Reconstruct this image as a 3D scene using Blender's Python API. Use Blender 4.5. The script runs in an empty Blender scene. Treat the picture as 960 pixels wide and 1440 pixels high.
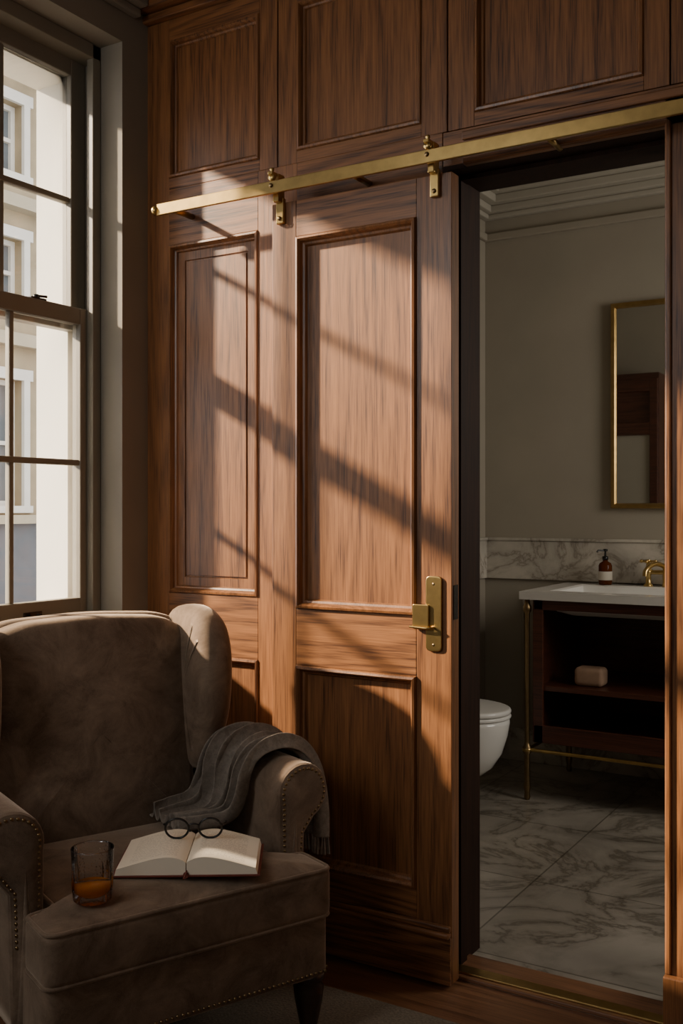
import bpy, bmesh, math, random
from mathutils import Vector, Matrix
random.seed(4)
C = bpy.context.scene.collection

# ------------------------------------------------------------------ materials
def newmat(name):
    m = bpy.data.materials.new(name); m.use_nodes = True
    nt = m.node_tree; b = nt.nodes['Principled BSDF']
    return m, nt, b
def N(nt, t, **kw):
    n = nt.nodes.new(t)
    for k, v in kw.items(): setattr(n, k, v)
    return n
def ramp(nt, stops):
    r = N(nt, 'ShaderNodeValToRGB'); e = r.color_ramp.elements
    while len(e) < len(stops): e.new(0.5)
    for i, (p, c) in enumerate(stops):
        e[i].position = p; e[i].color = (c[0], c[1], c[2], 1)
    return r
def math_(nt, op, a, b=None):
    n = N(nt, 'ShaderNodeMath', operation=op)
    if hasattr(a, 'links'): nt.links.new(a, n.inputs[0])
    else: n.inputs[0].default_value = a
    if b is not None:
        if hasattr(b, 'links'): nt.links.new(b, n.inputs[1])
        else: n.inputs[1].default_value = b
    return n.outputs[0]
def bump(nt, b, h, strength=0.2, dist=0.002):
    n = N(nt, 'ShaderNodeBump'); n.inputs['Strength'].default_value = strength
    n.inputs['Distance'].default_value = dist
    nt.links.new(h, n.inputs['Height']); nt.links.new(n.outputs[0], b.inputs['Normal'])

def wood(name, dark, light, axis='Z', rough=0.38, contour=13.0, cw=0.15, coat=0.2):
    m, nt, b = newmat(name)
    tc = N(nt, 'ShaderNodeTexCoord'); oi = N(nt, 'ShaderNodeObjectInfo')
    off = math_(nt, 'MULTIPLY', oi.outputs['Random'], 17.0)
    add = N(nt, 'ShaderNodeVectorMath', operation='ADD')
    nt.links.new(tc.outputs['Object'], add.inputs[0]); nt.links.new(off, add.inputs[1])
    def mapped(sc_across, sc_along):
        mp = N(nt, 'ShaderNodeMapping')
        s = {'Z': (sc_across, sc_across, sc_along), 'X': (sc_along, sc_across, sc_across), 'Y': (sc_across, sc_along, sc_across)}[axis]
        mp.inputs['Scale'].default_value = s
        nt.links.new(add.outputs[0], mp.inputs[0]); return mp.outputs[0]
    n1 = N(nt, 'ShaderNodeTexNoise'); n1.inputs['Scale'].default_value = 1.0; n1.inputs['Detail'].default_value = 1.0
    nt.links.new(mapped(6.0, 0.45), n1.inputs['Vector'])
    c = math_(nt, 'MULTIPLY', n1.outputs[0], contour*2*math.pi)
    s = math_(nt, 'SINE', c); s = math_(nt, 'MULTIPLY_ADD', s, 0.5); s.node.inputs[2].default_value = 0.5
    n2 = N(nt, 'ShaderNodeTexNoise'); n2.inputs['Scale'].default_value = 1.0; n2.inputs['Detail'].default_value = 5
    nt.links.new(mapped(260, 9), n2.inputs['Vector'])
    n3 = N(nt, 'ShaderNodeTexNoise'); n3.inputs['Scale'].default_value = 1.0; n3.inputs['Detail'].default_value = 2
    nt.links.new(mapped(22, 0.4), n3.inputs['Vector'])
    v = math_(nt, 'MULTIPLY', s, cw)
    v = math_(nt, 'ADD', v, math_(nt, 'MULTIPLY', n2.outputs[0], 0.88))
    v = math_(nt, 'ADD', v, math_(nt, 'MULTIPLY', n3.outputs[0], 0.36-cw))
    v = math_(nt, 'ADD', v, math_(nt, 'MULTIPLY', oi.outputs['Random'], 0.05))
    mid = tuple((dark[i]*0.45+light[i]*0.55) for i in range(3))
    r = ramp(nt, [(0.40, dark), (0.62, mid), (0.90, light)])
    nt.links.new(v, r.inputs[0]); nt.links.new(r.outputs[0], b.inputs['Base Color'])
    b.inputs['Roughness'].default_value = rough
    b.inputs['Coat Weight'].default_value = coat; b.inputs['Coat Roughness'].default_value = 0.30
    bump(nt, b, v, 0.22, 0.001)
    return m

def plain(name, col, rough=0.6, metal=0.0, var=0.12, scale=12.0, bmp=0.05, sheen=0.0, spec=None):
    m, nt, b = newmat(name)
    tc = N(nt, 'ShaderNodeTexCoord')
    n = N(nt, 'ShaderNodeTexNoise'); n.inputs['Scale'].default_value = scale; n.inputs['Detail'].default_value = 5
    nt.links.new(tc.outputs['Object'], n.inputs['Vector'])
    r = ramp(nt, [(0.3, [c*(1-var) for c in col]), (0.7, [min(1, c*(1+var)) for c in col])])
    nt.links.new(n.outputs[0], r.inputs[0]); nt.links.new(r.outputs[0], b.inputs['Base Color'])
    b.inputs['Roughness'].default_value = rough; b.inputs['Metallic'].default_value = metal
    if sheen: b.inputs['Sheen Weight'].default_value = sheen; b.inputs['Sheen Roughness'].default_value = 0.4
    if spec is not None: b.inputs['Specular IOR Level'].default_value = spec
    if bmp: bump(nt, b, n.outputs[0], bmp, 0.003)
    return m

WD = (0.054, 0.0190, 0.0076); WL = (0.285, 0.118, 0.041)
wood_v = wood('walnut_vertical_grain', WD, WL, 'Z')
wood_h = wood('walnut_horizontal_grain', WD, WL, 'X', cw=0.24, contour=18)
wood_y = wood('walnut_reveal_shaded', (0.010, 0.004, 0.0025), (0.036, 0.013, 0.006), 'Z', 0.65, coat=0.0)  # walnut with shade put into its colour, keeps the lit reveal near black
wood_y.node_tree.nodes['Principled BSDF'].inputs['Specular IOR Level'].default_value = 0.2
wood_dk = wood('dark_mahogany', (0.035, 0.011, 0.006), (0.12, 0.038, 0.020), 'X', 0.35)
wood_leg = wood('ebonised_leg', (0.012, 0.006, 0.004), (0.04, 0.018, 0.01), 'Z', 0.3)
floor_m = wood('oak_floor_boards', (0.09, 0.035, 0.016), (0.28, 0.13, 0.06), 'X', 0.4)
brass = plain('aged_brass', (0.56, 0.385, 0.145), 0.28, 1.0, 0.12, 30, 0.02)
brass_fr = plain('antique_brass_frame', (0.44, 0.29, 0.11), 0.4, 1.0, 0.12, 30, 0.02)
brass_dk = plain('dark_bronze', (0.26, 0.18, 0.09), 0.35, 1.0, 0.1, 30, 0.02)
plaster = plain('taupe_plaster', (0.235, 0.208, 0.165), 0.85, 0, 0.05, 5, 0.05)
frame_m = plain('taupe_window_paint', (0.21, 0.188, 0.145), 0.45, 0, 0.05, 8, 0.02)
ceil_m = plain('ceiling_paint', (0.42, 0.40, 0.36), 0.9, 0, 0.03, 4, 0.02)
bath_m = plain('bathroom_greige_paint', (0.33, 0.29, 0.228), 0.8, 0, 0.06, 3, 0.04)
bathc_m = plain('bathroom_ceiling_paint', (0.40, 0.365, 0.30), 0.8, 0, 0.04, 3, 0.04)
cream = plain('cream_stone', (0.27, 0.215, 0.130), 0.9, 0, 0.18, 1.5, 0.1)
cream2 = plain('pale_stone_trim', (0.34, 0.29, 0.20), 0.9, 0, 0.1, 1.5, 0.1)
white_fr = plain('white_facade_joinery', (0.55, 0.52, 0.45), 0.8, 0, 0.05, 3, 0.05)
white_st = plain('white_painted_stone', (0.70, 0.66, 0.57), 0.8, 0, 0.05, 3, 0.05)
slate = plain('dark_shopfront', (0.08, 0.085, 0.09), 0.6, 0, 0.1, 3, 0.0)
road = plain('street_paving', (0.25, 0.24, 0.22), 0.9, 0, 0.1, 3, 0.0)
facwin = plain('facade_window_glass', (0.10, 0.115, 0.12), 0.15, 0, 0.2, 1, 0.0)
porcelain = plain('white_porcelain', (0.74, 0.72, 0.68), 0.12, 0, 0.01, 3, 0.0)
black_m = plain('black_acetate', (0.012, 0.011, 0.011), 0.25, 0, 0.1, 10, 0.0)
soap_m = plain('beige_soap', (0.42, 0.27, 0.18), 0.7, 0, 0.1, 30, 0.2)
label_m = plain('paper_label', (0.55, 0.50, 0.42), 0.8, 0, 0.05, 10, 0.0)
rug_m = plain('wool_rug', (0.19, 0.150, 0.105), 0.98, 0, 0.35, 160, 0.8, 0.1)
cover_m = plain('maroon_book_cloth', (0.16, 0.035, 0.022), 0.7, 0, 0.15, 60, 0.1)

def fabric(name, c0, c1, sheen=0.45, scale=9, weave=700, tint=(0.9, 0.72, 0.55)):
    m, nt, b = newmat(name)
    tc = N(nt, 'ShaderNodeTexCoord')
    n = N(nt, 'ShaderNodeTexNoise'); n.inputs['Scale'].default_value = scale; n.inputs['Detail'].default_value = 8
    n.inputs['Roughness'].default_value = 0.72; n.inputs['Distortion'].default_value = 0.6
    nt.links.new(tc.outputs['Object'], n.inputs['Vector'])
    w = N(nt, 'ShaderNodeTexNoise'); w.inputs['Scale'].default_value = weave
    nt.links.new(tc.outputs['Object'], w.inputs['Vector'])
    v = math_(nt, 'ADD', math_(nt, 'MULTIPLY', n.outputs[0], 0.8), math_(nt, 'MULTIPLY', w.outputs[0], 0.2))
    r = ramp(nt, [(0.36, c0), (0.64, c1)])
    nt.links.new(v, r.inputs[0]); nt.links.new(r.outputs[0], b.inputs['Base Color'])
    b.inputs['Roughness'].default_value = 0.9; b.inputs['Specular IOR Level'].default_value = 0.2
    b.inputs['Sheen Weight'].default_value = sheen; b.inputs['Sheen Roughness'].default_value = 0.35
    b.inputs['Sheen Tint'].default_value = (*tint, 1)
    bump(nt, b, v, 0.4, 0.005)
    return m
velvet = fabric('brown_velvet', (0.100, 0.067, 0.045), (0.255, 0.180, 0.125), 0.75)
knit = fabric('charcoal_wool_knit', (0.160, 0.132, 0.106), (0.290, 0.248, 0.205), 0.1, 60, 500, (0.8, 0.72, 0.62))

def marble(name, base, vein, tile=None, rough=0.25, vs=2.2):
    m, nt, b = newmat(name)
    tc = N(nt, 'ShaderNodeTexCoord')
    n = N(nt, 'ShaderNodeTexNoise'); n.inputs['Scale'].default_value = vs; n.inputs['Detail'].default_value = 9
    n.inputs['Distortion'].default_value = 0.9; n.inputs['Roughness'].default_value = 0.62
    nt.links.new(tc.outputs['Object'], n.inputs['Vector'])
    a = math_(nt, 'ABSOLUTE', math_(nt, 'SUBTRACT', n.outputs[0], 0.5))
    r = ramp(nt, [(0.0, vein), (0.025, [vein[i]*.35+base[i]*.65 for i in range(3)]), (0.10, base)])
    nt.links.new(a, r.inputs[0])
    n2 = N(nt, 'ShaderNodeTexNoise'); n2.inputs['Scale'].default_value = vs*1.3; n2.inputs['Detail'].default_value = 4
    nt.links.new(tc.outputs['Object'], n2.inputs['Vector'])
    r2 = ramp(nt, [(0.3, (0.62, 0.62, 0.62)), (0.65, (1, 1, 1))]); nt.links.new(n2.outputs[0], r2.inputs[0])
    mx = N(nt, 'ShaderNodeMixRGB', blend_type='MULTIPLY'); mx.inputs[0].default_value = 1
    nt.links.new(r.outputs[0], mx.inputs[1]); nt.links.new(r2.outputs[0], mx.inputs[2])
    out = mx.outputs[0]
    if tile:
        mp = N(nt, 'ShaderNodeMapping'); mp.inputs['Location'].default_value = (1.212+6.0, 0.35+6.0, 0)
        nt.links.new(tc.outputs['Object'], mp.inputs[0])
        br = N(nt, 'ShaderNodeTexBrick'); br.offset = 0.0; br.inputs['Scale'].default_value = 1
        br.inputs['Brick Width'].default_value = tile; br.inputs['Row Height'].default_value = tile
        br.inputs['Mortar Size'].default_value = 0.003; br.inputs['Mortar Smooth'].default_value = 0.1
        br.inputs['Color1'].default_value = (1, 1, 1, 1); br.inputs['Color2'].default_value = (0.82, 0.82, 0.82, 1)
        br.inputs['Mortar'].default_value = (0.4, 0.39, 0.36, 1)
        nt.links.new(mp.outputs[0], br.inputs['Vector'])
        m2 = N(nt, 'ShaderNodeMixRGB', blend_type='MULTIPLY'); m2.inputs[0].default_value = 1
        nt.links.new(out, m2.inputs[1]); nt.links.new(br.outputs['Color'], m2.inputs[2]); out = m2.outputs[0]
    nt.links.new(out, b.inputs['Base Color']); b.inputs['Roughness'].default_value = rough
    return m
marble_floor = marble('marble_floor_tiles', (0.43, 0.385, 0.32), (0.18, 0.155, 0.12), 0.6, 0.28, 2.3)
marble_wall = marble('marble_dado', (0.58, 0.53, 0.45), (0.30, 0.26, 0.21), None, 0.2, 3.5)

def thin_glass(name, ior=1.35):
    m, nt, b = newmat(name); nt.nodes.remove(b)
    o = nt.nodes['Material Output']
    t = N(nt, 'ShaderNodeBsdfTransparent'); g = N(nt, 'ShaderNodeBsdfGlossy'); g.inputs['Roughness'].default_value = 0.02
    f = N(nt, 'ShaderNodeFresnel'); f.inputs[0].default_value = ior
    x = N(nt, 'ShaderNodeMixShader')
    nt.links.new(f.outputs[0], x.inputs[0]); nt.links.new(t.outputs[0], x.inputs[1]); nt.links.new(g.outputs[0], x.inputs[2])
    nt.links.new(x.outputs[0], o.inputs['Surface'])
    return m
pane_m = thin_glass('window_pane_glass')
def tumbler_glass(name, tint, gloss, rough, ior, bscale):
    m, nt, b = newmat(name); nt.nodes.remove(b); o = nt.nodes['Material Output']
    tc = N(nt, 'ShaderNodeTexCoord'); v = N(nt, 'ShaderNodeTexVoronoi'); v.inputs['Scale'].default_value = bscale
    nt.links.new(tc.outputs['Object'], v.inputs['Vector'])
    r = ramp(nt, [(0.0, (1, 1, 1)), (0.35, (0, 0, 0))]); nt.links.new(v.outputs['Distance'], r.inputs[0])
    bp = N(nt, 'ShaderNodeBump'); bp.inputs['Strength'].default_value = 0.8; bp.inputs['Distance'].default_value = 0.0015
    nt.links.new(r.outputs[0], bp.inputs['Height'])
    t = N(nt, 'ShaderNodeBsdfTransparent'); t.inputs[0].default_value = (*tint, 1)
    gg = N(nt, 'ShaderNodeBsdfGlossy'); gg.inputs['Roughness'].default_value = rough
    nt.links.new(bp.outputs[0], gg.inputs['Normal'])
    f = N(nt, 'ShaderNodeFresnel'); f.inputs[0].default_value = ior; nt.links.new(bp.outputs[0], f.inputs['Normal'])
    k = math_(nt, 'ADD', f.outputs[0], gloss)
    x2 = N(nt, 'ShaderNodeMixShader'); nt.links.new(k, x2.inputs[0])
    nt.links.new(t.outputs[0], x2.inputs[1]); nt.links.new(gg.outputs[0], x2.inputs[2])
    nt.links.new(x2.outputs[0], o.inputs['Surface']); return m
crystal = tumbler_glass('clear_crystal', (1, 1, 1), 0.03, 0.10, 1.38, 170)
crystal_in = tumbler_glass('clear_crystal_inner', (1, 1, 1), 0.0, 0.05, 1.12, 60)
def liquid(name, tcol, dcol, k=0.4):
    m, nt, b = newmat(name); nt.nodes.remove(b); o = nt.nodes['Material Output']
    t = N(nt, 'ShaderNodeBsdfTransparent'); t.inputs[0].default_value = (*tcol, 1)
    d = N(nt, 'ShaderNodeBsdfTranslucent'); d.inputs[0].default_value = (*dcol, 1)
    d2 = N(nt, 'ShaderNodeBsdfDiffuse'); d2.inputs[0].default_value = (*dcol, 1)
    a = N(nt, 'ShaderNodeMixShader'); a.inputs[0].default_value = 0.5
    nt.links.new(d.outputs[0], a.inputs[1]); nt.links.new(d2.outputs[0], a.inputs[2])
    x = N(nt, 'ShaderNodeMixShader'); x.inputs[0].default_value = k
    nt.links.new(t.outputs[0], x.inputs[1]); nt.links.new(a.outputs[0], x.inputs[2])
    g = N(nt, 'ShaderNodeBsdfGlossy'); g.inputs['Roughness'].default_value = 0.05
    f = N(nt, 'ShaderNodeFresnel'); f.inputs[0].default_value = 1.2
    y = N(nt, 'ShaderNodeMixShader'); nt.links.new(f.outputs[0], y.inputs[0])
    nt.links.new(x.outputs[0], y.inputs[1]); nt.links.new(g.outputs[0], y.inputs[2])
    nt.links.new(y.outputs[0], o.inputs['Surface']); return m
whisky = liquid('amber_whisky', (1.0, 0.60, 0.18), (1.0, 0.40, 0.05), 0.75)
amber = liquid('amber_bottle_glass', (0.45, 0.14, 0.03), (0.22, 0.06, 0.015), 0.6)
mirror_m, nt_, b_ = newmat('silvered_mirror'); b_.inputs['Metallic'].default_value = 1; b_.inputs['Roughness'].default_value = 0.02
b_.inputs['Base Color'].default_value = (0.8, 0.8, 0.78, 1)

def page_mat():
    m, nt, b = newmat('printed_page')
    tc = N(nt, 'ShaderNodeTexCoord'); sp = N(nt, 'ShaderNodeSeparateXYZ'); nt.links.new(tc.outputs['Object'], sp.inputs[0])
    ln = math_(nt, 'GREATER_THAN', math_(nt, 'SINE', math_(nt, 'MULTIPLY', sp.outputs[1], 2*math.pi/0.0068)), 0.25)
    mp = N(nt, 'ShaderNodeMapping'); mp.inputs['Scale'].default_value = (260, 147, 1); nt.links.new(tc.outputs['Object'], mp.inputs[0])
    n = N(nt, 'ShaderNodeTexNoise'); n.inputs['Scale'].default_value = 1; nt.links.new(mp.outputs[0], n.inputs['Vector'])
    wd = math_(nt, 'GREATER_THAN', n.outputs[0], 0.47)
    ax = math_(nt, 'ABSOLUTE', sp.outputs[0])
    i1 = math_(nt, 'GREATER_THAN', ax, 0.022); i2 = math_(nt, 'LESS_THAN', ax, 0.128)
    i3 = math_(nt, 'LESS_THAN', math_(nt, 'ABSOLUTE', sp.outputs[1]), 0.083)
    k = ln
    for q in (wd, i1, i2, i3): k = math_(nt, 'MULTIPLY', k, q)
    k = math_(nt, 'MULTIPLY', k, 0.35)
    mx = N(nt, 'ShaderNodeMixRGB'); nt.links.new(k, mx.inputs[0])
    mx.inputs[1].default_value = (0.88, 0.78, 0.62, 1); mx.inputs[2].default_value = (0.2, 0.17, 0.13, 1)
    nt.links.new(mx.outputs[0], b.inputs['Base Color']); b.inputs['Roughness'].default_value = 0.85
    return m
page_m = page_mat()

# ------------------------------------------------------------------ mesh helpers
def link(o, parent=None):
    C.objects.link(o)
    if parent is not None: o.parent = parent
    return o
def mk(name, verts, faces, mat, parent=None, smooth=False, recalc=False):
    me = bpy.data.meshes.new(name); me.from_pydata([tuple(v) for v in verts], [], faces)
    if recalc:
        bm = bmesh.new(); bm.from_mesh(me); bmesh.ops.remove_doubles(bm, verts=bm.verts, dist=1e-6)
        bmesh.ops.recalc_face_normals(bm, faces=bm.faces); bm.to_mesh(me); bm.free()
    me.materials.append(mat)
    if smooth:
        for p in me.polygons: p.use_smooth = True
    me.update()
    return link(bpy.data.objects.new(name, me), parent)
def empty(name, loc=(0, 0, 0), rz=0.0):
    e = bpy.data.objects.new(name, None); e.location = loc; e.rotation_euler = (0, 0, rz); e.empty_display_size = 0.1
    return link(e)
BF = [(0, 3, 2, 1), (4, 5, 6, 7), (0, 1, 5, 4), (1, 2, 6, 5), (2, 3, 7, 6), (3, 0, 4, 7)]
def box(name, x0, x1, y0, y1, z0, z1, mat, parent=None, bev=0.0):
    v = [(x0, y0, z0), (x1, y0, z0), (x1, y1, z0), (x0, y1, z0), (x0, y0, z1), (x1, y0, z1), (x1, y1, z1), (x0, y1, z1)]
    o = mk(name, v, BF, mat, parent)
    if bev:
        m = o.modifiers.new('bevel', 'BEVEL'); m.width = bev; m.segments = 2
    return o
def boxes(name, lst, mat, parent=None, bev=0.0):
    V, F = [], []
    for (x0, x1, y0, y1, z0, z1) in lst:
        b = len(V)
        V += [(x0, y0, z0), (x1, y0, z0), (x1, y1, z0), (x0, y1, z0), (x0, y0, z1), (x1, y0, z1), (x1, y1, z1), (x0, y1, z1)]
        F += [tuple(b+i for i in f) for f in BF]
    o = mk(name, V, F, mat, parent)
    if bev:
        m = o.modifiers.new('bevel', 'BEVEL'); m.width = bev; m.segments = 2
    return o
def loops(name, a0, a1, b0, b1, prof, mapf, mat, parent=None, fill=True):
    V, F = [], []
    for (i, d) in prof:
        for (a, b) in ((a0+i, b0+i), (a1-i, b0+i), (a1-i, b1-i), (a0+i, b1-i)): V.append(mapf(a, b, d))
    for k in range(len(prof)-1):
        for j in range(4):
            F.append((4*k+j, 4*k+(j+1) % 4, 4*k+4+(j+1) % 4, 4*k+4+j))
    if fill:
        e = 4*(len(prof)-1); F.append((e, e+1, e+2, e+3))
    return mk(name, V, F, mat, parent)
def wall_panel(name, x0, x1, z0, z1, y, prof, mat, parent):
    return loops(name, x0, x1, z0, z1, prof, lambda a, b, d: (a, y+d, b), mat, parent)
def lathe(name, prof, mat, loc=(0, 0, 0), parent=None, seg=40, closed=False, rmod=None, smooth=True):
    V, F = [], []
    n = len(prof)
    for i in range(seg):
        t = 2*math.pi*i/seg
        for (r, z) in prof:
            rr = r if rmod is None else r*rmod(t, r, z)
            V.append((loc[0]+rr*math.cos(t), loc[1]+rr*math.sin(t), loc[2]+z))
    for i in range(seg):
        j = (i+1) % seg
        rng = n if closed else n-1
        for k in range(rng):
            k2 = (k+1) % n
            F.append((i*n+k, j*n+k, j*n+k2, i*n+k2))
    return mk(name, V, F, mat, parent, smooth, True)
def tube(name, pts, r, mat, parent=None, cyclic=False, res=6, smooth=True):
    cu = bpy.data.curves.new(name, 'CURVE'); cu.dimensions = '3D'; cu.bevel_depth = r; cu.bevel_resolution = res; cu.use_fill_caps = True
    s = cu.splines.new('POLY'); s.points.add(len(pts)-1)
    for i, p in enumerate(pts): s.points[i].co = (*p, 1)
    s.use_cyclic_u = cyclic
    tmp = bpy.data.objects.new(name+'_c', cu); C.objects.link(tmp)
    me = bpy.data.meshes.new_from_object(tmp); bpy.data.objects.remove(tmp)
    me.name = name; me.materials.clear(); me.materials.append(mat)
    for p in me.polygons: p.use_smooth = smooth
    return link(bpy.data.objects.new(name, me), parent)
def bez(p0, p1, p2, n=8):
    return [tuple((1-t)**2*p0[i]+2*t*(1-t)*p1[i]+t*t*p2[i] for i in range(len(p0))) for t in [k/n for k in range(n+1)]]
def rounded(pts, rs, n=6, spacing=0.03):
    out = []; m = len(pts)
    if not hasattr(rs, '__len__'): rs = [rs]*m
    for i in range(m):
        p = Vector(pts[i]); a = Vector(pts[i-1]); b = Vector(pts[(i+1) % m]); r = rs[i]
        if r <= 0: out.append(tuple(p)); continue
        ra = min(r, (a-p).length*0.49); rb = min(r, (b-p).length*0.49)
        out += bez(tuple(p+(a-p).normalized()*ra), tuple(p), tuple(p+(b-p).normalized()*rb), n)
    res = []
    for i in range(len(out)):
        p = Vector(out[i]); q = Vector(out[(i+1) % len(out)]); L = (q-p).length
        if L < 1e-5: continue
        k = max(1, int(L/spacing))
        for j in range(k): res.append(tuple(p.lerp(q, j/k)))
    return res
def offset(pts, d):
    m = len(pts); A = sum(pts[i][0]*pts[(i+1) % m][1]-pts[(i+1) % m][0]*pts[i][1] for i in range(m))
    sg = 1 if A > 0 else -1; res = []
    for i in range(m):
        p = Vector(pts[i]); e1 = (p-Vector(pts[i-1])).normalized(); e2 = (Vector(pts[(i+1) % m])-p).normalized()
        n = Vector((-(e1.y+e2.y), e1.x+e2.x))
        if n.length < 1e-6: n = Vector((-e1.y, e1.x))
        n.normalize(); res.append(tuple(p+n*d*sg))
    return res
def pillow(name, outline, h0, h1, r, mapf, mat, parent, puff0=0.0, puff1=0.0, sub=0, ctr=None):
    m = len(outline); rings = []
    base = offset(outline, r)
    cx = sum(p[0] for p in base)/m; cy = sum(p[1] for p in base)/m
    if ctr: cx, cy = ctr
    S = [0.2, 0.45, 0.68, 0.86, 0.96]
    def sc(s): return [(cx+(p[0]-cx)*s, cy+(p[1]-cy)*s) for p in base]
    for s in S: rings.append((sc(s), h0-puff0*(1-s**3)))
    for k in range(0, 6):
        t = math.pi/2*k/5; rings.append((offset(outline, r*(1-math.sin(t))), h0+r*(1-math.cos(t))))
    for k in range(5, -1, -1):
        t = math.pi/2*k/5; rings.append((offset(outline, r*(1-math.sin(t))), h1-r*(1-math.cos(t))))
    for s in reversed(S): rings.append((sc(s), h1+puff1*(1-s**3)))
    V, F = [], []
    for pts, h in rings:
        for p in pts: V.append(mapf(p[0], p[1], h))
    R = len(rings)
    for k in range(R-1):
        for j in range(m): F.append((k*m+j, k*m+(j+1) % m, (k+1)*m+(j+1) % m, (k+1)*m+j))
    a = len(V); V.append(mapf(cx, cy, h0-puff0)); V.append(mapf(cx, cy, h1+puff1))
    for j in range(m):
        F.append((a, (j+1) % m, j)); F.append((a+1, (R-1)*m+j, (R-1)*m+(j+1) % m))
    return mk(name, V, F, mat, parent, True, True)
def spheres(name, pts, r, mat, parent=None, seg=8, rings=5, flat=(1, 1, 1)):
    bm = bmesh.new()
    for p in pts:
        bmesh.ops.create_uvsphere(bm, u_segments=seg, v_segments=rings, radius=r, matrix=Matrix.Translation(p) @ Matrix.Diagonal((*flat, 1)))
    me = bpy.data.meshes.new(name); bm.to_mesh(me); bm.free(); me.materials.append(mat)
    for p in me.polygons: p.use_smooth = True
    return link(bpy.data.objects.new(name, me), parent)

# ------------------------------------------------------------------ room shell
XW = -2.215; YN = 0.06; CEIL = 2.86; YB = 0.24
OX0, OX1, OZ = -1.16, -0.588, 2.15
XE, YS = 1.7, -4.2
box('floor', XW-0.3, XE+0.1, YS-0.1, YN, -0.12, 0.0, floor_m)
box('ceiling', XW-0.3, XE+0.1, YS-0.1, YB, CEIL, CEIL+0.1, ceil_m)
box('wall_south', XW-0.3, XE+0.1, YS-0.1, YS, 0, CEIL, plaster)
box('wall_east', XE, XE+0.1, YS, YB, 0, CEIL, plaster)
RW0, RW1, RZ0, RZ1 = -1.245, -0.055, 0.90, 2.70
ww = empty('wall_west')
XO = -2.40
boxes('plaster_lining', [(XO, XW, RW1, YB, 0, CEIL), (XO, XW, YS, RW0, 0, CEIL),
      (XO, XW, RW0, RW1, 0, RZ0-0.03), (XO, XW, RW0, RW1, RZ1, CEIL)], plaster, ww)
EO0, EO1, EZ0, EZ1 = -1.195, -0.104, 0.94, 2.60
boxes('outer_masonry', [(-2.54, XO, EO1, 3.0, -4, 4.5), (-2.54, XO, YS, EO0, -4, 4.5),
      (-2.54, XO, EO0, EO1, -4, EZ0), (-2.54, XO, EO0, EO1, EZ1, 4.5)], white_st, ww)

nw = empty('wall_north')
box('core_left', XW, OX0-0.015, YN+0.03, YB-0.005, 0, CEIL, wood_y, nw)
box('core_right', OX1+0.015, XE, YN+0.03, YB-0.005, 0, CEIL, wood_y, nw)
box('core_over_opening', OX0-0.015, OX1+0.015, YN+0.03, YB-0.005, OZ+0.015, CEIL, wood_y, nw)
boxes('bathroom_side_plaster', [(-2.04, OX0-0.015, YB-0.005, YB+0.01, 0, 2.86), (OX1+0.015, 0.7, YB-0.005, YB+0.01, 0, 2.86), (OX0-0.015, OX1+0.015, YB-0.005, YB+0.01, OZ+0.015, 2.86)], bath_m, nw)
F0, F1 = YN, YN+0.03
def stile(x0, x1, z0, z1, n='stile'): return box(n, x0, x1, F0, F1, z0, z1, wood_v, nw, 0.0015)
def railw(x0, x1, z0, z1, n='rail'): return box(n, x0, x1, F0, F1, z0, z1, wood_h, nw, 0.0015)
PP = [(0, 0), (0.003, -0.005), (0.009, -0.006), (0.013, 0.0), (0.016, 0.009), (0.021, 0.011), (0.024, 0.017)]
PPI = PP + [(0.050, 0.017), (0.052, 0.021), (0.055, 0.021), (0.057, 0.016)]
stile(XW, -2.125, 0, 2.79); stile(-1.780, -1.640, 0, 2.255)
wall_panel('tall_panel', -2.125, -1.780, 0.985, 2.079, YN, PPI, wood_v, nw)
wall_panel('lower_panel', -2.125, -1.780, 0.26, 0.799, YN, PP, wood_v, nw)
railw(-2.125, -1.780, 2.079, 2.255); railw(-2.125, -1.780, 0.799, 0.985); railw(-2.125, -1.780, 0, 0.26)
railw(-1.640, OX0-0.015, 0, 2.255, 'wall_behind_door')
ZP0, ZP1 = 2.290, 2.725
edges = [(-2.125, -1.775), (-1.642, -1.238), (-1.083, -0.642), (-0.520, -0.08), (0.04, 0.48), (0.60, 1.04), (1.16, 1.60)]
joints = [-1.709, -1.160, -0.580, -0.02, 0.54, 1.10]
for i, (a, b) in enumerate(edges):
    wall_panel('frieze_panel_%d' % (i+1), a, b, ZP0, ZP1, YN, PP, wood_v, nw)
    railw(a, b, 2.255, ZP0, 'frieze_bottom_rail_%d' % (i+1)); railw(a, b, ZP1, 2.79, 'frieze_top_rail_%d' % (i+1))
    if i > 0: stile(joints[i-1]+0.002, a, 2.255, 2.79)
    if i < len(joints): stile(b, joints[i]-0.002, 2.255, 2.79)
stile(1.60, XE, 0, 2.79)
railw(OX0-0.013, XE-0.1, OZ+0.012, 2.253, 'head_rail')
stile(-0.49, -0.40, 0, OZ+0.012)
wall_panel('tall_panel_right', -0.40, 0.30, 0.985, 2.079, YN, PPI, wood_v, nw)
wall_panel('lower_panel_right', -0.40, 0.30, 0.26, 0.799, YN, PP, wood_v, nw)
railw(-0.40, 0.30, 2.079, OZ+0.012); railw(-0.40, 0.30, 0.799, 0.985); railw(-0.40, 0.30, 0, 0.26)
stile(0.30, 1.60, 0, OZ+0.012, 'plain_right_boarding')
box('crown_lower', XW, XE, YN-0.025, F1, 2.79, 2.815, wood_h, nw, 0.004)
box('crown_upper', XW, XE, YN-0.06, F1, 2.815, CEIL, wood_h, nw, 0.01)
boxes('trim_1', [(XW, XW+0.03, YS, YN-0.06, 2.79, 2.815), (XW, XW+0.06, YS, YN-0.06, 2.815, CEIL)], plaster, None, 0.006)
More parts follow.
